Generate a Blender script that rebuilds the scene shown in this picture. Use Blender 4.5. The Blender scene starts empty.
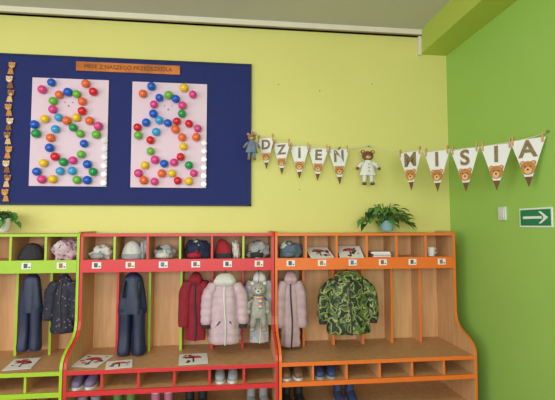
import bpy, bmesh, math, random
from mathutils import Vector, Matrix, noise
random.seed(7)
sc=bpy.context.scene
try:
    sc.view_settings.view_transform='Standard'
except Exception: pass

def lin(c):
    o=[]
    for v in c:
        v/=255.0
        o.append(v/12.92 if v<=.04045 else ((v+.055)/1.055)**2.4)
    return (o[0],o[1],o[2],1)
MC={}
def pm(name,c,rough=.6,kind='plain',c2=None,scale=8,amt=.12,bump=0,c3=None,metal=0):
    if name in MC: return MC[name]
    m=bpy.data.materials.new(name); m.use_nodes=True
    nt=m.node_tree; N=nt.nodes; L=nt.links
    b=N['Principled BSDF']; b.inputs['Roughness'].default_value=rough; b.inputs['Metallic'].default_value=metal
    tc=N.new('ShaderNodeTexCoord'); mp=N.new('ShaderNodeMapping'); L.new(tc.outputs['Object'],mp.inputs['Vector'])
    A=lin(c); B=lin(c2) if c2 else tuple([x*(1-amt*2) for x in A[:3]]+[1])
    if kind=='wood':
        mp.inputs['Scale'].default_value=(14,14,1.2)
        n=N.new('ShaderNodeTexNoise'); n.inputs['Scale'].default_value=scale; n.inputs['Detail'].default_value=6; n.inputs['Distortion'].default_value=.6
        L.new(mp.outputs[0],n.inputs['Vector'])
        r=N.new('ShaderNodeValToRGB'); r.color_ramp.elements[0].position=.35; r.color_ramp.elements[1].position=.68
        r.color_ramp.elements[0].color=B; r.color_ramp.elements[1].color=A
        L.new(n.outputs['Fac'],r.inputs['Fac']); L.new(r.outputs['Color'],b.inputs['Base Color'])
    elif kind=='camo':
        n=N.new('ShaderNodeTexNoise'); n.inputs['Scale'].default_value=scale; n.inputs['Detail'].default_value=1.5; n.inputs['Distortion'].default_value=.8
        L.new(mp.outputs[0],n.inputs['Vector'])
        r=N.new('ShaderNodeValToRGB'); r.color_ramp.interpolation='CONSTANT'
        e=r.color_ramp.elements; e[0].position=0; e[0].color=A; e[1].position=.43; e[1].color=B
        x=e.new(.53); x.color=lin(c3); x=e.new(.585); x.color=A
        L.new(n.outputs['Fac'],r.inputs['Fac']); L.new(r.outputs['Color'],b.inputs['Base Color'])
    elif kind=='dots':
        n=N.new('ShaderNodeTexVoronoi'); n.inputs['Scale'].default_value=scale
        L.new(mp.outputs[0],n.inputs['Vector'])
        r=N.new('ShaderNodeValToRGB'); r.color_ramp.interpolation='CONSTANT'
        e=r.color_ramp.elements; e[0].position=0; e[0].color=B; e[1].position=amt*2; e[1].color=A
        L.new(n.outputs['Distance'],r.inputs['Fac']); L.new(r.outputs['Color'],b.inputs['Base Color'])
    elif kind=='multi':
        n=N.new('ShaderNodeTexVoronoi'); n.inputs['Scale'].default_value=scale
        L.new(mp.outputs[0],n.inputs['Vector'])
        mx=N.new('ShaderNodeMixRGB'); mx.inputs[0].default_value=amt; mx.inputs[1].default_value=A
        hs=N.new('ShaderNodeHueSaturation'); hs.inputs['Saturation'].default_value=1.2
        L.new(n.outputs['Color'],hs.inputs['Color']); L.new(hs.outputs[0],mx.inputs[2]); L.new(mx.outputs[0],b.inputs['Base Color'])
    else:
        n=N.new('ShaderNodeTexNoise'); n.inputs['Scale'].default_value=scale; n.inputs['Detail'].default_value=4
        L.new(mp.outputs[0],n.inputs['Vector'])
        r=N.new('ShaderNodeValToRGB'); r.color_ramp.elements[0].position=.3; r.color_ramp.elements[1].position=.7
        r.color_ramp.elements[0].color=B; r.color_ramp.elements[1].color=A
        L.new(n.outputs['Fac'],r.inputs['Fac']); L.new(r.outputs['Color'],b.inputs['Base Color'])
    if bump:
        n2=N.new('ShaderNodeTexNoise'); n2.inputs['Scale'].default_value=scale*6; n2.inputs['Detail'].default_value=5
        L.new(tc.outputs['Object'],n2.inputs['Vector'])
        bp=N.new('ShaderNodeBump'); bp.inputs['Strength'].default_value=bump; bp.inputs['Distance'].default_value=.01
        L.new(n2.outputs['Fac'],bp.inputs['Height']); L.new(bp.outputs[0],b.inputs['Normal'])
    MC[name]=m; return m

class MB:
    def __init__(s): s.v=[];s.f=[];s.mi=[];s.sm=[];s.mats=[];s.M=Matrix()
    def mid(s,m):
        if m not in s.mats: s.mats.append(m)
        return s.mats.index(m)
    def add(s,vs,fs,mat,smooth=False):
        o=len(s.v); s.v+= [s.M@Vector(p) for p in vs]
        for i,f in enumerate(fs):
            s.f.append([o+k for k in f]); s.mi.append(s.mid(mat[i] if isinstance(mat,list) else mat)); s.sm.append(smooth)
    def box(s,x0,x1,y0,y1,z0,z1,mat,front=None):
        vs=[(x0,y0,z0),(x1,y0,z0),(x1,y1,z0),(x0,y1,z0),(x0,y0,z1),(x1,y0,z1),(x1,y1,z1),(x0,y1,z1)]
        fs=[(0,1,5,4),(1,2,6,5),(2,3,7,6),(3,0,4,7),(4,5,6,7),(3,2,1,0)]
        s.add(vs,fs,[front or mat]+[mat]*5)
    def prism(s,pts,axis,a0,a1,cap,rim):
        n=len(pts)
        def P(p,a): return (a,p[0],p[1]) if axis=='x' else ((p[0],a,p[1]) if axis=='y' else (p[0],p[1],a))
        vs=[P(p,a0) for p in pts]+[P(p,a1) for p in pts]
        fs=[tuple(range(n)),tuple(range(2*n-1,n-1,-1))]+[(i,(i+1)%n,n+(i+1)%n,n+i) for i in range(n)]
        s.add(vs,fs,[cap,cap]+[rim]*n)
    def ell(s,c,r,mat,seg=16,rings=10,nz=0,zmin=-1,rot=None):
        if not hasattr(r,'__len__'): r=(r,r,r)
        vs=[];fs=[]
        for i in range(rings+1):
            ph=-math.pi/2+math.pi*i/rings
            for j in range(seg):
                th=2*math.pi*j/seg
                d=Vector((math.cos(ph)*math.cos(th),math.cos(ph)*math.sin(th),max(math.sin(ph),zmin)))
                k=1+(nz*noise.noise(d*2.2+Vector(c)*7) if nz else 0)
                p=Vector((d.x*r[0]*k,d.y*r[1]*k,d.z*r[2]*(k if d.z>zmin else 1)))
                if rot: p=rot@p
                vs.append(Vector(c)+p)
        for i in range(rings):
            for j in range(seg):
                fs.append((i*seg+j,i*seg+(j+1)%seg,(i+1)*seg+(j+1)%seg,(i+1)*seg+j))
        s.add(vs,fs,mat,True)
    def cyl(s,c,r0,r1,h,mat,axis='z',n=20,smooth=True):
        c=Vector(c)
        def P(r,t,a):
            x,y=r*math.cos(t),r*math.sin(t)
            return c+(Vector((x,y,a)) if axis=='z' else Vector((x,a,y)) if axis=='y' else Vector((a,x,y)))
        vs=[P(r0,2*math.pi*i/n,0) for i in range(n)]+[P(r1,2*math.pi*i/n,h) for i in range(n)]
        s.add(vs,[(i,(i+1)%n,n+(i+1)%n,n+i) for i in range(n)],mat,smooth)
        s.add(vs,[tuple(range(n)),tuple(range(n,2*n))],mat,False)
    def tube(s,pts,r,mat,n=8):
        pts=[Vector(p) for p in pts]; R=r if hasattr(r,'__len__') else [r]*len(pts)
        vs=[];fs=[]
        for i,p in enumerate(pts):
            t=(pts[min(i+1,len(pts)-1)]-pts[max(i-1,0)]).normalized()
            a=t.cross(Vector((0,0,1)) if abs(t.z)<.9 else Vector((0,1,0))).normalized(); b=t.cross(a)
            for j in range(n):
                th=2*math.pi*j/n; vs.append(p+(a*math.cos(th)+b*math.sin(th))*R[i])
        for i in range(len(pts)-1):
            for j in range(n): fs.append((i*n+j,i*n+(j+1)%n,(i+1)*n+(j+1)%n,(i+1)*n+j))
        fs.append(tuple(range(n))); fs.append(tuple(range((len(pts)-1)*n,len(pts)*n)))
        s.add(vs,fs,mat,True)
    def loft(s,secs,mat,axis='z',n=28,sub=6,amp=0,k=7,puff=0,pitch=.06,p=2.3,ph=0,cap=True):
        S=[tuple(q) for q in secs]; out=[]
        for i in range(len(S)-1):
            p0=S[max(i-1,0)];p1=S[i];p2=S[i+1];p3=S[min(i+2,len(S)-1)]
            for j in range(sub):
                t=j/sub
                out.append([.5*(2*b+(c-a)*t+(2*a-5*b+4*c-d)*t*t+(3*b-a-3*c+d)*t**3) for a,b,c,d in zip(p0,p1,p2,p3)])
        out.append(list(S[-1])); vs=[];fs=[]; m=len(out); dist=0
        for i,q in enumerate(out):
            if i: dist+=math.dist(q[:3],out[i-1][:3])
            pf=1+puff*(abs(math.sin(math.pi*dist/pitch))-.6) if puff else 1
            for j in range(n):
                th=2*math.pi*j/n
                c,d=math.cos(th),math.sin(th)
                cx=math.copysign(abs(c)**(2/p),c); cy=math.copysign(abs(d)**(2/p),d)
                fk=1+amp*(math.sin(k*th+ph+2.5*i/m)+.5*math.sin((k*1.7//1)*th+3*ph-3*i/m))*(1-.6*i/m)
                if axis=='z': vs.append((q[0]+q[3]*cx*pf*fk,q[1]+q[4]*cy*pf*fk,q[2]))
                else: vs.append((q[0]+q[3]*cx*pf*fk,q[1],q[2]+q[4]*cy*pf*fk))
        for i in range(m-1):
            for j in range(n): fs.append((i*n+j,i*n+(j+1)%n,(i+1)*n+(j+1)%n,(i+1)*n+j))
        s.add(vs,fs,mat,True)
        if cap: s.add(vs,[tuple(range(n)),tuple(range((m-1)*n,m*n))],mat,False)
        return out
    def text(s,t,size,mat,M,ext=.001,off=.02):
        cu=bpy.data.curves.new('t','FONT'); cu.body=t; cu.size=size; cu.extrude=ext; cu.align_x='CENTER'; cu.align_y='CENTER'; cu.offset=size*off
        o=bpy.data.objects.new('t',cu); sc.collection.objects.link(o); bpy.context.view_layer.update()
        me=bpy.data.meshes.new_from_object(o.evaluated_get(bpy.context.evaluated_depsgraph_get()))
        vs=[M@v.co for v in me.vertices]; fs=[tuple(p.vertices) for p in me.polygons]
        s.add(vs,fs,mat)
        bpy.data.objects.remove(o); bpy.data.curves.remove(cu); bpy.data.meshes.remove(me)
    def finish(s,name,bevel=0,recalc=True):
        me=bpy.data.meshes.new(name); me.from_pydata([tuple(v) for v in s.v],[],s.f)
        for m in s.mats: me.materials.append(m)
        for i,p in enumerate(me.polygons): p.material_index=s.mi[i]; p.use_smooth=s.sm[i]
        if recalc:
            bm=bmesh.new(); bm.from_mesh(me); bmesh.ops.recalc_face_normals(bm,faces=bm.faces); bm.to_mesh(me); bm.free()
        o=bpy.data.objects.new(name,me); sc.collection.objects.link(o)
        if bevel:
            b=o.modifiers.new('bev','BEVEL'); b.width=bevel; b.segments=2; b.limit_method='ANGLE'; b.harden_normals=False
        return o
TX=Matrix.Rotation(math.pi/2,4,'X')

# ---------- materials
yel=pm('wall_yellow_paint',(219,213,126),.6,amt=.02,scale=1.5,bump=.08)
grn=pm('wall_green_paint',(158,200,96),.5,amt=.02,scale=1.5,bump=.08)
lgrn=pm('beam_lime_paint',(184,202,84),.5,amt=.02,scale=1.5,bump=.05)
cei=pm('ceiling_paint',(206,203,196),.8,amt=.02,scale=2)
crm=pm('cream_trim',(226,220,198),.5,amt=.03)
flo=pm('floor_lino',(120,104,88),.35,amt=.1,scale=6)
wood=pm('beech_laminate',(216,170,120),.5,'wood',c2=(200,150,102),scale=2)
seatw=pm('seat_laminate',(200,153,110),.45,'wood',c2=(184,136,94),scale=2)
red=pm('red_edging',(214,44,50),.4,amt=.03)
lime=pm('lime_edging',(164,200,44),.4,amt=.03)
ora=pm('orange_edging',(236,116,40),.4,amt=.03)
white=pm('white_paper',(232,230,228),.7,amt=.02)
black=pm('black_ink',(25,24,26),.6,amt=.05)
steel=pm('steel',(170,170,170),.3,metal=.9,amt=.05)
nav=pm('navy_felt',(26,38,104),.85,amt=.06,scale=30,bump=.1)

# ---------- room
YB=3.5; XR=1.945; XL=-4.0; YF=-3.2; H=3.16
def simple(name,*a):
    b=MB(); b.box(*a); return b.finish(name)
simple('wall_back',XL-.1,XR+.1,YB,YB+.1,-.1,H+.1,yel)
simple('wall_right',XR,XR+.1,YF,YB,0,H,grn)
simple('floor',XL-.1,XR+.1,YF-.1,YB,-.1,0,flo)
simple('ceiling',XL-.1,XR+.1,YF-.1,YB,H,H+.1,cei)
b=MB()
b.box(XL,XR,YF-.1,YF,0,.9,yel); b.box(XL,XR,YF-.1,YF,2.7,H,yel)
b.box(XL,-3.4,YF-.1,YF,.9,2.7,yel); b.box(1.4,XR,YF-.1,YF,.9,2.7,yel)
b.finish('wall_front')
b=MB()
b.box(XL-.1,XL,YF,YB,0,.9,yel); b.box(XL-.1,XL,YF,YB,2.7,H,yel)
b.box(XL-.1,XL,YF,-2.4,.9,2.7,yel); b.box(XL-.1,XL,1.4,YB,.9,2.7,yel)
b.finish('wall_left')
wf=pm('window_white',(235,235,235),.4,amt=.02)
b=MB()
for x in (-3.4,-2.22,-1.02,.18,1.34): b.box(x,x+.06,YF-.08,YF-.02,.9,2.7,wf)
b.box(-3.4,1.4,YF-.08,YF-.02,.9,.96,wf); b.box(-3.4,1.4,YF-.08,YF-.02,2.64,2.7,wf)
b.finish('window_1')
b=MB()
for y in (-2.4,-1.14,.08,1.34): b.box(XL-.08,XL-.02,y,y+.06,.9,2.7,wf)
b.box(XL-.08,XL-.02,-2.4,1.4,.9,.96,wf); b.box(XL-.08,XL-.02,-2.4,1.4,2.64,2.7,wf)
b.finish('added_side_window')  # out-of-view opening added to let light onto the right wall
b=MB(); b.box(1.70,XR,YF,YB,2.945,H,lgrn); b.finish('beam_right')
b=MB(); b.box(XL,1.70,YB-.035,YB,3.10,H,crm); b.box(XL,1.70,YB-.045,YB,3.10,3.11,pm('trim_dark_line',(150,130,95),.6)); b.finish('trim_1')  # darker brown strip along the lower edge of the trim
b=MB(); b.box(1.672,1.699,YB-.03,YB,2.93,3.10,crm); b.finish('trim_2')
b=MB(); b.box(XL,XR,YB-.015,YB-.0,0,.09,crm); b.finish('baseboard_back')
nm=pm('nail_dark',(130,124,84),.6)
b=MB()
for x,z in ((.42,2.62),(.78,2.58),(1.25,2.66),(.60,1.72)): b.cyl((x,3.494,z),.004,.005,.006,nm,'y',8)
b.finish('wall_nails')

# ---------- lockers
profile=[(3.49,0),(2.945,0),(2.94,.30),(2.94,.478),(2.95,.515),(2.98,.55),(3.03,.578),(3.09,.60),(3.15,.63),(3.185,.67),(3.2,.73),(3.2,1.33),(3.21,1.358),(3.235,1.37),(3.49,1.37)]
ZS=.463
def locker(x0,x1,edge,divs,lowcols,topcol):
    b=MB(); t=.02
    n=6; w=(x1-x0)/n
    b.prism(profile,'x',x0+.001,x0+t,wood,edge); b.prism(profile,'x',x1-t,x1-.001,wood,edge)
    a,c=x0+t,x1-t
    b.box(a,c,3.478,3.492,.02,1.35,wood)
    b.box(a,c,3.205,3.478,1.335,1.355,wood,topcol)
    b.box(a,c,3.215,3.478,1.145,1.163,wood,edge)
    b.box(a,c,3.197,3.214,1.075,1.166,edge)
    b.box(a,c,2.96,3.478,ZS-.02,ZS,seatw)
    b.box(a,c,2.943,2.96,ZS-.026,ZS+.001,seatw,edge)
    b.box(a,c,2.96,3.478,.31,.328,wood,edge); b.box(a,c,2.945,2.96,.298,.330,edge)
    b.box(a,c,3.0,3.478,.08,.10,wood,edge)
    b.box(a,c,3.05,3.065,0,.08,wood)
    for i in range(1,n):
        x=x0+w*i
        b.box(x-.008,x+.008,3.212,3.478,1.163,1.335,wood,divs[i-1])
        b.box(x-.009,x+.009,3.33,3.478,ZS,1.145,wood,lowcols[i-1])
        b.box(x-.008,x+.008,2.965,3.478,.328,ZS-.02,wood,edge)
    for i in range(n):
        x=x0+w*(i+.5)
        b.tube([(x,3.475,1.1),(x,3.44,1.1),(x,3.425,1.085),(x,3.42,1.10),(x,3.418,1.12)],.005,steel)
        b.box(x-.032,x+.032,3.193,3.197,1.104,1.150,white)
        b.box(x-.018,x+.008,3.1915,3.193,1.112,1.144,LAB[i%4]); b.box(x+.014,x+.026,3.1915,3.193,1.114,1.122,black)
    return b
LAB=[pm('lab_a',(90,90,100)),pm('lab_b',(170,120,80)),pm('lab_c',(100,130,165)),pm('lab_d',(150,90,90))]
L=locker(-2.497,-1.068,lime,[lime]*5,[lime]*5,lime); L.finish('cloakroom_locker',.002)
L=locker(-1.064,.352,red,[lime,red,lime,red,lime],[red,lime,lime,red,red],red); L.finish('cloakroom_locker.001',.002)
L=locker(.356,1.818,ora,[ora]*5,[ora]*5,ora); L.finish('cloakroom_locker.002',.002)

# ---------- notice board
b=MB(); b.box(-2.05,.18,3.480,3.498,1.583,2.771,nav)
fr=pm('board_frame',(20,26,72),.6)
b.box(-2.05,.186,3.474,3.499,1.575,1.589,fr); b.box(-2.05,.186,3.474,3.499,2.765,2.779,fr); b.box(.174,.188,3.474,3.499,1.575,2.779,fr); b.box(-2.06,-2.046,3.474,3.499,1.575,2.779,fr)
b.finish('notice_board')
pk=pm('pink_sheet',(226,200,216),.7,amt=.03,scale=3)
BALL=[pm('ball_'+n,c,.2,amt=.02) for n,c in [('red',(220,36,50)),('yellow',(244,200,40)),('green',(30,155,80)),('blue',(24,94,206)),('orange',(240,110,60)),('pink',(226,70,144)),('cyan',(60,164,224)),('lime',(112,186,60))]]
brown=pm('bear_brown',(150,92,48),.8,amt=.1,scale=40); tan=pm('bear_tan',(222,180,126),.8,amt=.06,scale=40)
gold=pm('bear_gold',(206,140,66),.8,amt=.1,scale=40)
capm=pm('tealight_white',(225,225,222),.4,amt=.03)
def sheet(x0,x1,z0,z1,seed):
    random.seed(seed)
    b=MB(); b.box(x0,x1,3.470,3.479,z0,z1,pk)
    sx=(x1-x0)/77; sz=(z1-z0)/106
    P=[]
    def arc(cx,cy,rx,ry,a0,a1,n):
        for i in range(n):
            a=math.radians(a0+(a1-a0)*i/max(n-1,1)); p=(cx+rx*math.cos(a),cy-ry*math.sin(a))
            if all(math.hypot(p[0]-q[0],p[1]-q[1])>7.7 for q in P): P.append(p)
    arc(37,28,15,14,90,450-36,10)             # head
    arc(37,65,17,18,65,65+327,11)             # body
    arc(20,14,9,8,10,250,4); arc(54,14,9,8,170,-70,4)   # ears
    arc(14,50,9,8,20,290,5); arc(60,50,9,8,160,-110,5)   # arms
    arc(20,92,11,9,60,420,7); arc(54,92,11,9,120,-240,7)   # legs
    last=-1
    for (u,v) in P:
        c=random.choice([k for k in range(8) if k!=last]); last=c
        x=x0+u*sx+random.uniform(-.007,.007); z=z1-v*sz+random.uniform(-.005,.005)
        b.ell((x,3.440,z),.0335*random.uniform(.93,1.05),BALL[c],14,10)
        b.cyl((x,3.458,z),.012,.012,.012,BALL[c],'y',8)
    cx=x0+37*sx; cz=z1-26*sz
    ln=pm('pencil_line',(150,120,130),.8)
    for dx in (-.03,.03): b.cyl((cx+dx,3.467,cz+.02),.005,.005,.003,ln,'y',10)
    b.cyl((cx,3.467,cz-.01),.007,.007,.003,ln,'y',12)
    for i in range(6):
        z=z0+.03+i*.068
        b.cyl((x1-.02,3.458,z),.024,.026,.012,capm,'y',16); b.cyl((x1-.02,3.455,z),.017,.017,.004,steel,'y',12)
    return b
sheet(-1.552,-.969,1.725,2.59,3).finish('balloon_bear_picture')
sheet(-.783,-.183,1.722,2.588,11).finish('balloon_bear_picture.001')
b=MB(); bo=pm('banner_orange_foil',(226,134,62),.28,amt=.2,scale=10,metal=.35); bt=pm('banner_text_brown',(110,60,40),.7)
b.box(-1.225,-.405,3.468,3.4735,2.66,2.735,bo)
b.text('MISIE Z NASZEGO PRZEDSZKOLA',.046,bt,Matrix.Translation((-.815,3.4665,2.697))@TX,.001,.0)
b.finish('title_banner')

def face(b,M,r,fur,muz):
    o=b.M; b.M=o@M
    for sx in (-1,1):
        b.cyl((sx*r*.72,-.001,r*.72),r*.36,r*.36,.004,fur,'y',12); b.cyl((sx*r*.72,-.002,r*.72),r*.2,r*.2,.004,muz,'y',10)
        b.cyl((sx*r*.38,-.005,r*.2),r*.1,r*.1,.004,black,'y',8)
    b.cyl((0,-.003,0),r,r,.005,fur,'y',20); b.cyl((0,-.005,-r*.38),r*.5,r*.5,.004,muz,'y',14)
    b.cyl((0,-.007,-r*.25),r*.15,r*.13,.004,black,'y',8)
    b.M=o
b=MB()
b.tube([(-1.715,3.472,2.72),(-1.72,3.472,2.2),(-1.715,3.472,1.62)],.002,gold,5)
for i in range(10):
    z=2.68-i*.112
    face(b,Matrix.Translation((-1.715+.008*(-1)**i,3.468,z)),.024,[gold,tan,brown][i%3],tan if i%3!=1 else white)
    b.prism([(-1.738,z-.07),(-1.692,z-.07),(-1.703,z-.025),(-1.727,z-.025)],'y',3.466,3.471,[gold,brown,tan][i%3],gold)
b.finish('paper_bear_garland')

# ---------- bunting
let=pm('letter_olive',(146,124,80),.7,amt=.2,scale=60); pen=pm('pennant_white',(230,229,227),.75,amt=.03)
peg=pm('peg_wood',(206,160,100),.6,amt=.1); rope=pm('twine',(226,214,190),.8)
pface=pm('pennant_bear',(196,132,70),.8,amt=.15,scale=40); ptip=pm('pennant_tip',(120,78,48),.8,amt=.15,scale=40)
def pennant(b,x,y,z,w,h,ang,ch):
    o=b.M; b.M=Matrix.Translation((x,y,z))@Matrix.Rotation(math.radians(ang),4,'Z')@Matrix.Rotation(math.radians(random.uniform(-2,2)),4,'Y')
    b.prism([(-w/2,0),(0,-h),(w/2,0)],'y',-.0015,.0015,pen,pen)
    k=.22
    b.prism([(-w/2*k,-h*(1-k)),(0,-h),(w/2*k,-h*(1-k))],'y',-.003,.0005,ptip,ptip)
    b.text(ch,w*.72,let,Matrix.Translation((0,-.004,-h*.22))@TX,.001,.03)
    face(b,Matrix.Translation((0,-.005,-h*.60)),w*.21,pface,tan)
    for sx in (-1,1):
        b.box(sx*w*.42-.005,sx*w*.42+.005,-.01,.008,-.03,.03,peg)
    b.M=o
def string(pts,sag=.012):
    out=[]
    for i in range(len(pts)-1):
        a,c=Vector(pts[i]),Vector(pts[i+1])
        for j in range(4):
            t=j/4; p=a.lerp(c,t); p.z-=sag*4*t*(1-t)*.3; out.append(p)
    out.append(Vector(pts[-1])); return out
b=MB()
W1=[('D',.305,2.138,.15,.26,-28),('Z',.436,2.099,.155,.265,-26),('I',.588,2.077,.165,.275,-15),('E',.750,2.063,.17,.275,-12),('Ń',.923,2.058,.178,.30,-6)]
for ch,x,z,w,h,a in W1: pennant(b,x,3.43,z,w,h,a,ch)
b.tube(string([(.20,3.455,2.20)]+[(x,3.432,z+.004) for _,x,z,_,_,_ in W1]+[(1.06,3.44,2.075),(1.20,3.455,2.10)]),.0025,rope,6)
b.cyl((1.20,3.455,2.10),.006,.006,.04,steel,'y',10); b.cyl((.20,3.45,2.20),.006,.006,.04,steel,'y',10)
b.finish('letter_bunting')
b=MB()
W2=[('M',1.415,3.12,1.992),('I',1.538,2.931,1.969),('S',1.653,2.755,1.955),('I',1.770,2.576,1.952),('A',1.872,2.415,1.96)]
for ch,x,y,z in W2: pennant(b,x,y,z,.205,.305,-57,ch)
b.tube(string([(1.20,3.44,2.095),(1.31,3.283,2.03)]+[(x,y,z+.004) for _,x,y,z in W2]+[(1.93,2.32,1.99)]),.0025,rope,6)
b.cyl((1.922,2.32,1.99),.006,.006,.02,steel,'x',10)
b.finish('letter_bunting.001')

def doll(name,x,y,zt,h,furm,cloth,legm,hat=None,wd=1.0):
    b=MB(); s=h/.30
    b.M=Matrix.Translation((x,y,zt))@Matrix.Diagonal((s*wd,s,s,1))
    b.ell((0,0,-.055),(.042,.026,.040),furm); 
    for q in (-1,1):
        b.ell((q*.036,0,-.022),(.016,.010,.016),furm); b.ell((q*.036,-.006,-.022),(.009,.007,.009),tan)
        b.ell((q*.015,-.024,-.048),(.004,.004,.005),black,8,6)
    b.ell((0,-.020,-.066),(.019,.013,.014),tan); b.ell((0,-.032,-.060),(.006,.004,.004),black,8,6)
    b.loft([(0,0,-.215,.062,.028),(0,0,-.17,.050,.028),(0,0,-.12,.036,.024),(0,0,-.09,.020,.016)],cloth,amp=.05,k=6)
    for q in (-1,1):
        b.tube([(q*.028,0,-.105),(q*.052,-.006,-.125),(q*.072,-.012,-.152)],[.014,.015,.013],cloth,10)
        b.ell((q*.078,-.014,-.160),.013,furm,10,8)
        b.tube([(q*.024,0,-.20),(q*.026,0,-.24),(q*.027,-.002,-.275)],[.016,.015,.014],legm,10)
        b.ell((q*.029,-.010,-.282),(.018,.024,.013),furm,12,8)
    for i in range(3): b.ell((0,-.027-.002*i,-.125-.028*i),(.005,.004,.005),BALL[0],8,6)
    b.tube([(0,0,-.018),(0,.0,.03)],.002,rope,6)
    return b.finish(name)
cw=pm('doll_white_cloth',(226,224,218),.9,amt=.05,scale=30,bump=.2); cb=pm('doll_bluegrey',(120,136,160),.9,amt=.15,scale=30,bump=.2)
doll('hanging_teddy_doll',1.16,3.38,2.055,.31,pm('doll_brown_fur',(140,84,62),.9,amt=.2,scale=60,bump=.3),cw,cw,wd=1.15)
doll('hanging_teddy_doll.001',.185,3.38,2.175,.235,pm('doll_tan_fur',(160,122,84),.9,amt=.2,scale=60,bump=.3),cb,cb)

# ---------- right wall sign, switch
b=MB(); sg=pm('exit_green',(16,128,82),.4,amt=.03); wp=pm('sign_white',(235,240,235),.4,amt=.01)
b.box(1.938,1.944,2.315,2.60,1.405,1.528,wp); b.box(1.9365,1.938,2.325,2.59,1.415,1.518,sg)
b.box(1.935,1.9366,2.40,2.565,1.459,1.475,wp)
b.prism([(2.345,1.467),(2.405,1.505),(2.425,1.505),(2.385,1.475),(2.385,1.459),(2.425,1.429),(2.405,1.429)],'x',1.9348,1.9366,wp,wp)
b.finish('exit_arrow_sign')
b=MB(); sw=pm('switch_plastic',(215,216,212),.35,amt=.01)
b.box(1.930,1.944,2.735,2.815,1.452,1.548,sw); b.box(1.925,1.931,2.748,2.802,1.468,1.532,sw,); b.finish('light_switch',.003)

# ---------- plants
leafm=pm('leaf_green',(62,120,50),.45,c2=(104,158,66),scale=14); leafd=pm('leaf_dark',(40,86,40),.45,amt=.2,scale=14)
stemm=pm('stem_green',(90,120,60),.6)
soil=pm('soil',(60,42,30),.95,amt=.3,scale=60)
def leaf(b,base,d,l,w,mat,droop=.4):
    d=Vector(d).normalized(); side=d.cross(Vector((0,0,1)));
    if side.length<.1: side=Vector((1,0,0))
    side.normalize(); up=side.cross(d)
    prof=[.25,.9,1,.9,.62,.3,0]; vs=[];fs=[]
    for i,pw in enumerate(prof):
        t=i/6; c=Vector(base)+d*l*t+Vector((0,0,-droop*l*t*t))
        for s in (-1,0,1): vs.append(c+side*s*w*.5*pw+up*(abs(s)*.18*w*pw))
    for i in range(6):
        for j in range(2): fs.append((i*3+j,i*3+j+1,i*3+j+4,i*3+j+3))
    b.add(vs,fs,mat,True)
def plant(name,x,y,z,pr,ph,potm,n,spread,height,seed,ls):
    random.seed(seed); b=MB()
    b.loft([(x,y,z,pr*.72,pr*.72),(x,y,z+ph*.1,pr*.78,pr*.78),(x,y,z+ph*.9,pr,pr),(x,y,z+ph,pr*1.06,pr*1.06)],potm,p=2,sub=3)
    b.cyl((x,y,z+ph-.004),pr*.95,pr*.95,.008,soil)
    for i in range(n):
        a=random.uniform(0,2*math.pi); r=spread*random.uniform(.1,1)**.8; 
        ex=x+r*math.cos(a); ey=y+min(r*math.sin(a)*.55,3.40-y); hz=z+ph+height*random.uniform(.1,1)*(1-.7*(r/spread)**2)
        if r>spread*.75: hz-=random.uniform(0,.05)
        mid=((x+ex)/2,(y+ey)/2,max(z+ph+.03,hz)+.02)
        b.tube([(x+.3*pr*math.cos(a),y+.3*pr*math.sin(a),z+ph),mid,(ex,ey,hz)],.0025,stemm,5)
        leaf(b,(ex,ey,hz),(math.cos(a)*.8,-.55,random.uniform(-.5,.35)),ls*random.uniform(.8,1.25),ls*.85,random.choice([leafm,leafm,leafd]),random.uniform(.2,.8))
    return b.finish(name,recalc=False)
plant('potted_pothos',1.30,3.33,1.371,.062,.085,pm('pot_turquoise',(140,180,190),.35,amt=.04),80,.225,.14,5,.066)
plant('potted_pothos.001',-1.665,3.34,1.371,.062,.10,pm('pot_white',(225,228,224),.35,amt=.02),26,.11,.06,9,.055)

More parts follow.
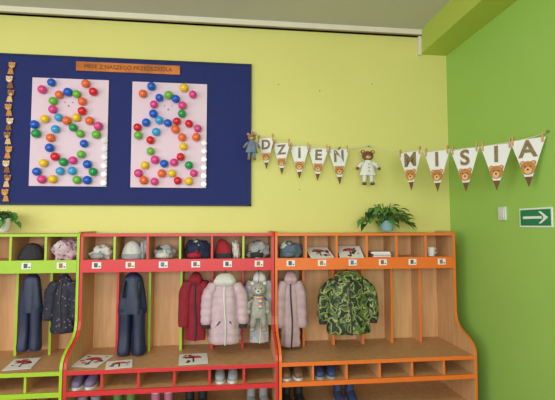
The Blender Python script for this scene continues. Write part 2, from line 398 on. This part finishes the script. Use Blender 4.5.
# ---------- garments
def jacket(name,x,y,zt,zb,w,d,mat,sl=None,puff=0,pitch=.06,zipm=None,hood=None,cuff=None,spread=.0,n_amp=.05,pocket=None,hem=1.0,slz=.80,band=None):
    b=MB(); h=zt-zb; sl=sl or mat
    bw=w*.36*hem
    secs=[(x,y,zb,bw*.98,d*.95),(x,y,zb+.02,bw*1.02,d),(x,y,zb+h*.3,bw*.96,d*.95),(x,y,zb+h*.6,bw*.90,d*.9),(x,y+.005,zb+h*.8,bw*.82,d*.8),(x,y+.01,zb+h*.91,bw*.55,d*.62),(x,y+.015,zt,bw*.22,d*.3)]
    out=b.loft(secs,mat,amp=n_amp,k=5,puff=puff,pitch=pitch,ph=x*9,n=40,sub=8)
    for q in (-1,1):
        ex=x+q*(w*.43+spread)
        S=[(ex,y-.01,zt-h*slz,.036,.036),(ex-q*.002,y-.008,zt-h*slz+.03,.043,.043),(ex-q*.008,y,zt-h*.5,.048,.047),(x+q*w*.36,y+.002,zt-h*.28,.05,.05),(x+q*w*.22,y+.005,zt-h*.13,.045,.045)]
        b.loft(S,sl,amp=.05,k=4,puff=puff*1.1,pitch=pitch,ph=q+x*5,n=20,sub=7)
        if cuff: b.loft([(ex,y-.01,zt-h*slz-.03,.028,.028),(ex,y-.01,zt-h*slz+.005,.033,.033)],cuff,n=16,sub=2)
    if zipm:
        pts=[(x+.006*math.sin(o[2]*12),o[1]-o[4]*1.02-.002,o[2]) for o in out if o[2]<zt-h*.1]
        b.tube(pts,.006,zipm,6)
    if pocket:
        for q in (-1,1):
            o=out[int(len(out)*.28)]
            b.tube([(x+q*bw*.30,o[1]-o[4]*.97,zb+h*.33),(x+q*bw*.58,o[1]-o[4]*.83,zb+h*.25)],.006,pocket,6)
    if hood:
        b.loft([(x,y-.03,zt-h*.16,bw*.62,d*.55),(x,y-.035,zt-h*.10,bw*.68,d*.6),(x,y-.015,zt-h*.04,bw*.55,d*.55),(x,y+.01,zt+.0,bw*.25,d*.3)],hood,amp=.06,k=6,n=28,sub=5,puff=puff,pitch=pitch)
    b.tube([(x,y+.015,zt-.01),(x,y+.03,zt+.02),(x,y+.045,zt+.012)],.003,black,5)
    return b.finish(name)
def trousers(name,x,y,zt,zb,w,d,mat,bib=True,strap=None):
    b=MB(); h=zt-zb; lw=w*.25
    b.loft([(x,y,zt-h*.50,w*.46,d),(x,y,zt-h*.38,w*.45,d*.95),(x,y,zt-h*.2,w*.38,d*.85),(x,y,zt-h*.06,w*.30,d*.7),(x,y+.01,zt,w*.12,d*.4)],mat,amp=.07,k=5,ph=x*7,n=36)
    for q in (-1,1):
        b.loft([(x+q*lw*.98,y-.012,zb,lw*.80,d*.72),(x+q*lw*.98,y-.01,zb+.03,lw*.92,d*.8),(x+q*lw*.9,y-.004*q,zb+h*.28,lw*.85,d*.78),(x+q*lw*.86,y,zt-h*.44,lw*.92,d*.9)],mat,amp=.06,k=4,ph=q*2+x,n=24)
    if strap:
        for q in (-1,1): b.tube([(x+q*w*.1,y+.0,zt-.01),(x+q*w*.24,y-d*.85,zt-h*.12),(x+q*w*.26,y-d*.98,zt-h*.3)],.008,strap,6)
    return b.finish(name)
fab=lambda n,c,**k: pm(n,c,k.pop('r',.8),bump=k.pop('bump',.25),scale=k.pop('scale',18),**k)
fnav=fab('fabric_navy',(38,46,80),amt=.12,r=.5); fblk=pm('fabric_black_print',(34,34,52),.7,'dots',c2=(120,100,120),scale=34,amt=.10,bump=.2)
fsnow=fab('fabric_snowpants',(28,38,72),amt=.15,r=.45); fred=fab('fabric_red',(146,20,42),amt=.18); fpink=fab('fabric_dusty_pink',(202,172,182),amt=.1,r=.45)
fgrey=pm('fabric_print_grey',(176,176,176),.8,'multi',scale=22,amt=.22,bump=.4); fbei=fab('fabric_beige_pink',(192,160,166),amt=.1,r=.5)
camo=pm('fabric_camo',(32,42,30),.65,'camo',c2=(84,104,56),c3=(158,160,92),scale=17,bump=.1)
fwhite=fab('fabric_white',(214,210,206),amt=.06); fyel=fab('fabric_yellow',(226,206,110),amt=.06); ftl=fab('fabric_teal',(96,140,160),amt=.06); fpk=fab('fabric_pink',(220,110,150),amt=.06)
zdk=pm('zip_dark',(50,44,50),.5); zlt=pm('zip_light',(225,220,215),.5)

trousers('snow_trousers',-1.418,3.27,1.065,.52,.175,.055,fnav)
jacket('child_jacket',-1.192,3.265,1.06,.64,.215,.055,fblk,puff=.08,pitch=.06,zipm=zdk,slz=.78)
trousers('snow_trousers.001',-.700,3.255,1.065,.475,.215,.065,fsnow,strap=zdk)
jacket('child_coat',-.240,3.27,1.06,.56,.205,.05,fred,zipm=zdk,hood=fred,slz=.8,n_amp=.08)
jacket('puffer_jacket',-.020,3.165,1.06,.555,.315,.065,fpink,puff=.09,pitch=.055,zipm=zlt,hood=fwhite,cuff=zdk,pocket=zdk,slz=.72,n_amp=.07)
jacket('printed_jacket',.242,3.27,1.06,.53,.20,.055,fgrey,zipm=zlt,hood=fwhite,slz=.75)
jacket('quilted_jacket',.485,3.265,1.06,.49,.205,.055,fbei,puff=.08,pitch=.07,zipm=zdk,hood=fbei,slz=.75,n_amp=.07)
jacket('camouflage_jacket',.915,3.17,1.065,.60,.46,.085,camo,puff=.04,pitch=.07,zipm=zdk,hood=camo,cuff=zdk,slz=.78,pocket=zdk,n_amp=.05)

def plush(name,x,y,z,h,fur,body,scarf,ztop):
    b=MB(); s=h/.40; b.M=Matrix.Translation((x,y,z))@Matrix.Rotation(math.radians(-6),4,'Z')@Matrix.Scale(s,4)
    b.loft([(0,0,.0,.060,.045),(0,0,.03,.080,.055),(0,0,.10,.080,.055),(0,0,.17,.062,.045),(0,0,.215,.042,.034)],body,p=2,amp=.02,k=5)
    b.ell((0,-.005,.285),(.078,.060,.070),fur,22,14)
    b.ell((0,-.055,.268),(.034,.028,.026),fwhite,14,10); b.ell((0,-.082,.276),(.011,.008,.008),black,10,8)
    for i,m in enumerate(scarf): b.loft([(0,-.002,.200+.008*i,.056-.004*i,.046),(0,-.002,.208+.008*i,.055-.004*i,.045)],m,p=2,n=20,sub=2)
    for i,m in enumerate(scarf+scarf): b.loft([(.02,-.056,.185-.018*i,.018,.008),(.02,-.056,.203-.018*i,.018,.008)],m,n=12,sub=2)
    for q in (-1,1):
        b.ell((q*.062,.0,.345),(.028,.014,.028),fur); b.ell((q*.062,-.010,.345),(.017,.010,.017),fwhite)
        b.ell((q*.028,-.056,.300),.0075,black,8,6)
        b.tube([(q*.055,-.005,.19),(q*.088,-.02,.15),(q*.096,-.03,.08)],[.026,.026,.021],fur,12); b.ell((q*.097,-.032,.065),(.025,.024,.028),fur)
        b.tube([(q*.040,-.005,.035),(q*.052,-.012,-.04),(q*.056,-.018,-.10)],[.036,.033,.027],fur,12); b.ell((q*.058,-.034,-.115),(.030,.042,.022),fur)
    b.M=Matrix()
    b.tube([(x,y,z+h*.88),(x+.004,y+.01,ztop),(x,y+.06,ztop+.04)],.003,black,5)
    return b.finish(name)
plush('plush_teddy',.228,3.15,.735,.29,fab('plush_fur',(178,170,160),scale=60,amt=.15,bump=.6),fab('plush_body',(186,180,172),scale=60,amt=.12,bump=.6),[fpk,fyel,ftl],1.05)

# ---------- hats etc. in cubbies
def hat(name,x,y,r,h,mat,cuff,pom=None,tilt=0):
    b=MB(); z=1.166
    b.loft([(x,y,z,r,r*.8),(x,y,z+.03,r*1.02,r*.82),(x+tilt*.2,y,z+h*.6,r*.86,r*.7),(x+tilt*.6,y,z+h*.9,r*.5,r*.42),(x+tilt,y,z+h,r*.1,r*.1)],mat,amp=.03,k=12,n=48)
    b.loft([(x,y,z+.001,r*1.06,r*.86),(x,y,z+.018,r*1.10,r*.9),(x,y,z+.036,r*1.06,r*.86)],cuff,amp=.02,k=14,n=48,sub=3)
    if pom: b.ell((x+tilt,y,z+h-.005),.024,pom,14,10,nz=.4)
    return b.finish(name)
def bundle(name,x,y,rx,ry,rz,mats,seed=0,glove=None):
    b=MB(); z=1.166
    random.seed(seed)
    b.ell((x,y,z+rz*.7),(rx,ry,rz),mats[0],28,16,nz=.5,zmin=-.69)
    for i in range(4):
        b.ell((x+random.uniform(-.45,.45)*rx,y+random.uniform(-.3,0)*ry,z+rz*random.uniform(.7,1.2)),(rx*.5,ry*.6,rz*.5),mats[(i+1)%len(mats)],20,12,nz=.5,zmin=-.9,rot=Matrix.Rotation(random.uniform(-.5,.5),3,'Y'))
    if glove:
        b.tube([(x-rx*.7,y-ry*.7,z+.022),(x-rx*.1,y-ry*.95,z+.026),(x+rx*.4,y-ry*.85,z+.022)],[.020,.022,.018],glove,12)
        b.tube([(x-rx*.05,y-ry*.9,z+.035),(x+rx*.1,y-ry*.95,z+.06)],[.011,.009],glove,10)
    return b.finish(name)
mixp=pm('knit_pink_mix',(206,176,188),.9,'dots',c2=(120,90,120),scale=40,amt=.15,bump=.3)
grk=fab('knit_grey',(170,172,176),scale=50,amt=.15,bump=.5); dkg=fab('knit_dark',(52,50,56),scale=50,amt=.15,bump=.5)
frd2=fab('knit_red',(176,36,52),scale=50,amt=.12,bump=.5); nvk=fab('knit_navy',(40,46,80),scale=50,amt=.15,bump=.5); bgk=fab('knit_beige',(190,170,150),scale=50,amt=.12,bump=.5); pkk=fab('knit_pink',(214,140,160),scale=50,amt=.12,bump=.5); blk=fab('knit_bluegrey',(104,122,140),scale=50,amt=.15,bump=.5)
wtk=fab('knit_white',(220,218,212),scale=50,amt=.1,bump=.5)
hat('knit_hat',-1.44,3.31,.082,.12,dkg,dkg); bundle('folded_scarf',-1.20,3.30,.085,.07,.080,[mixp,fwhite],1)
bundle('folded_scarf.001',-.945,3.31,.082,.06,.058,[wtk,pkk,grk],2,glove=grk)
hat('knit_hat.001',-.725,3.32,.072,.135,wtk,grk); bundle('folded_scarf.007',-.628,3.28,.026,.06,.085,[grk,wtk],12)
bundle('folded_scarf.002',-.475,3.31,.080,.06,.055,[grk,wtk,dkg],4,glove=wtk)
bundle('folded_scarf.003',-.24,3.31,.088,.065,.080,[nvk,wtk,blk],5,glove=frd2)
hat('knit_hat.002',-.035,3.31,.062,.145,frd2,dkg,tilt=-.02); 
bundle('folded_scarf.004',.235,3.31,.084,.07,.070,[grk,wtk,bgk],6,glove=dkg)
bundle('folded_scarf.005',.485,3.31,.088,.07,.070,[blk,dkg,wtk],8,glove=blk)
bundle('folded_scarf.006',.062,3.31,.028,.06,.075,[wtk,frd2],9)

# ---------- papers
DR=[pm('crayon_red',(190,40,50),.8),black,pm('crayon_brown',(110,70,50),.8),pm('crayon_pink',(214,120,130),.8),pm('crayon_green',(80,130,70),.8)]
def paper(name,x,y,z,w,l,ang,seed,tilt=0):
    random.seed(seed); b=MB(); b.M=Matrix.Translation((x,y,z))@Matrix.Rotation(math.radians(ang),4,'Z')@Matrix.Rotation(math.radians(tilt),4,'X')
    b.box(-w/2,w/2,-l/2,l/2,0,.002,white)
    b.prism([(.30*w*math.cos(a),.05*l+.24*l*math.sin(a)) for a in [math.pi*i/10 for i in range(11)]],'z',.002,.0028,DR[0],DR[0])
    b.box(-.03*w,.03*w,-.3*l,.05*l,.002,.0026,black)
    for i in range(9):
        px,py=random.uniform(-.36,.36)*w,random.uniform(-.38,.38)*l
        r=random.uniform(.01,.02); m=random.choice(DR)
        b.prism([(px+r*math.cos(a)*random.uniform(.6,1.3),py+r*math.sin(a)*random.uniform(.6,1.2)) for a in [2*math.pi*k/7 for k in range(7)]],'z',.003,.0036,m,m)
    return b.finish(name)
zp=ZS+.002
paper('child_drawing',-1.40,3.13,zp,.17,.24,8,1)
paper('child_drawing.001',-.945,3.14,zp,.20,.26,-10,2)
paper('child_drawing.002',-.735,3.04,zp,.17,.17,12,3)
paper('child_drawing.003',-.24,3.10,zp,.20,.24,5,4)
paper('child_drawing.004',.72,3.285,1.200,.19,.20,6,5,22)
paper('child_drawing.005',.97,3.285,1.204,.19,.20,-6,6,25)
# small stacks of picture books in the orange cubbies
def books(name,x,y,cols,w,seed):
    random.seed(seed); b=MB(); z=1.165
    for c in cols:
        t=random.uniform(.010,.018); a=random.uniform(-8,8); b.M=Matrix.Translation((x,y,z))@Matrix.Rotation(math.radians(a),4,'Z')
        b.box(-w/2,w/2,-.07,.07,0,.002,c); b.box(-w/2+.003,w/2,-.067,.067,.002,t-.002,white); b.box(-w/2,w/2,-.07,.07,t-.002,t,c); b.box(-w/2-.001,-w/2+.003,-.07,.07,0,t,c)
        z+=t+.0005
    b.M=Matrix(); return b.finish(name)
books('picture_book_stack',1.215,3.30,[DR[3],blk,white],.15,3)

# ---------- cup
b=MB(); x,y,z=1.655,3.29,1.166
b.loft([(x,y,z,.026,.026),(x,y,z+.07,.034,.034)],white,p=2,sub=3,cap=False); b.cyl((x,y,z),.026,.026,.003,white)
b.loft([(x,y,z+.003,.024,.024),(x,y,z+.07,.032,.032)],white,p=2,sub=3,cap=False)
b.tube([(x+.032,y,z+.06),(x+.052,y,z+.055),(x+.054,y,z+.03),(x+.030,y,z+.018)],.004,white,8)
b.finish('paper_cup')

# ---------- shoes
def shoes(name,x,y,z,mat,sole,l=.17,w=.035,h=.07,boot=False,gap=.045):
    b=MB()
    for q in (-1,1):
        cx=x+q*gap
        def S(t,rw,rh): return (cx+q*.004*math.sin(t*3),y-l/2+t*l,z+.012+rh,w*rw,rh)
        b.loft([S(0,.35,h*.16),S(.06,.75,h*.24),S(.25,1,h*.34),S(.45,.95,h*.42),S(.62,.85,h*.5),S(.9,.82,h*.5),S(1,.45,h*.36)],mat,axis='y',n=20,sub=4)
        b.prism([(cx+w*1.08*math.cos(a)*(1-.12*math.sin(a)),y+l*.53*math.sin(a)) for a in [2*math.pi*k/20 for k in range(20)]],'z',z,z+.016,sole,sole)
        if boot: b.loft([(cx,y+l*.25,z+h*.6,w*.9,l*.24),(cx,y+l*.25,z+h*1.3,w*.92,l*.24),(cx,y+l*.25,z+h*1.85,w*.98,l*.25),(cx,y+l*.25,z+h*2.0,w*.99,l*.25)],mat,n=20,sub=3); b.loft([(cx,y+l*.25,z+h*1.85,w*1.05,l*.27),(cx,y+l*.25,z+h*2.08,w*1.05,l*.27)],sole,n=20,sub=2)
        for k in range(3): b.tube([(cx-w*.5,y-l*.12+k*.018,z+h*(.70+.06*k)),(cx,y-l*.12+k*.018,z+h*(.80+.07*k)),(cx+w*.5,y-l*.12+k*.018,z+h*(.70+.06*k))],.003,sole,5)
    return b.finish(name)
sm=lambda n,c: pm('shoe_'+n,c,.55,amt=.12,scale=20)
s1=sm('purple',(130,110,150)); s2=sm('black',(40,40,46)); s3=sm('grey',(160,160,165)); s4=sm('navy',(56,68,110)); s5=sm('green',(100,140,70)); s6=sm('brown',(130,90,62)); s7=sm('white',(215,215,215)); s8=sm('pink',(200,120,150))
Z1=.329; Z2=.101
for i,(x,m,s) in enumerate([(-.955,s1,s7),(-.005,s3,s7),(.46,s6,s7),(.70,s4,s3)]):
    shoes('child_shoes' if not i else 'child_shoes.%03d'%i,x,3.055,Z1,m,s,h=.075,gap=.042)
for i,(x,m,s,h) in enumerate([(-.72,s5,s2,.082),(-.22,s2,s3,.08),(.22,s3,s2,.08),(.87,s4,s7,.085),(-1.3,s6,s2,.075),(-.46,s8,s7,.07),(.48,s2,s6,.08),(-.96,s3,s4,.07)]):
    shoes('child_boots' if not i else 'child_boots.%03d'%i,x,3.11,Z2,m,s,boot=True,h=h,l=.19)

# ---------- lights
def area(name,loc,rot,sx,sy,p,col):
    l=bpy.data.lights.new(name,'AREA'); l.shape='RECTANGLE'; l.size=sx; l.size_y=sy; l.energy=p; l.color=col
    o=bpy.data.objects.new(name,l); sc.collection.objects.link(o); o.location=loc; o.rotation_euler=rot
area('window_daylight',(-1.0,YF+.05,1.8),(math.radians(90),0,0),4.6,1.7,205,(.94,.97,1))
area('side_fill_light',(XL+.05,-.5,1.8),(math.radians(90),0,math.radians(-90)),3.7,1.7,85,(.94,.97,1))  # added fill from the left, brightens the right wall
area('ceiling_fill',(-.8,.6,H-.03),(0,0,0),1.3,.5,26,(1,.98,.95))  # soft overhead fill, added out of view
w=bpy.data.worlds.new('World'); sc.world=w; w.use_nodes=True; w.node_tree.nodes['Background'].inputs[0].default_value=(.8,.9,1,1); w.node_tree.nodes['Background'].inputs[1].default_value=.6

# ---------- camera
cd=bpy.data.cameras.new('Camera'); cd.sensor_width=36; cd.lens=27.18; cd.clip_start=.05
co=bpy.data.objects.new('Camera',cd); sc.collection.objects.link(co); co.location=(0,0,1.42); co.rotation_euler=(math.radians(93.4),0,math.radians(-6.7))
sc.camera=co
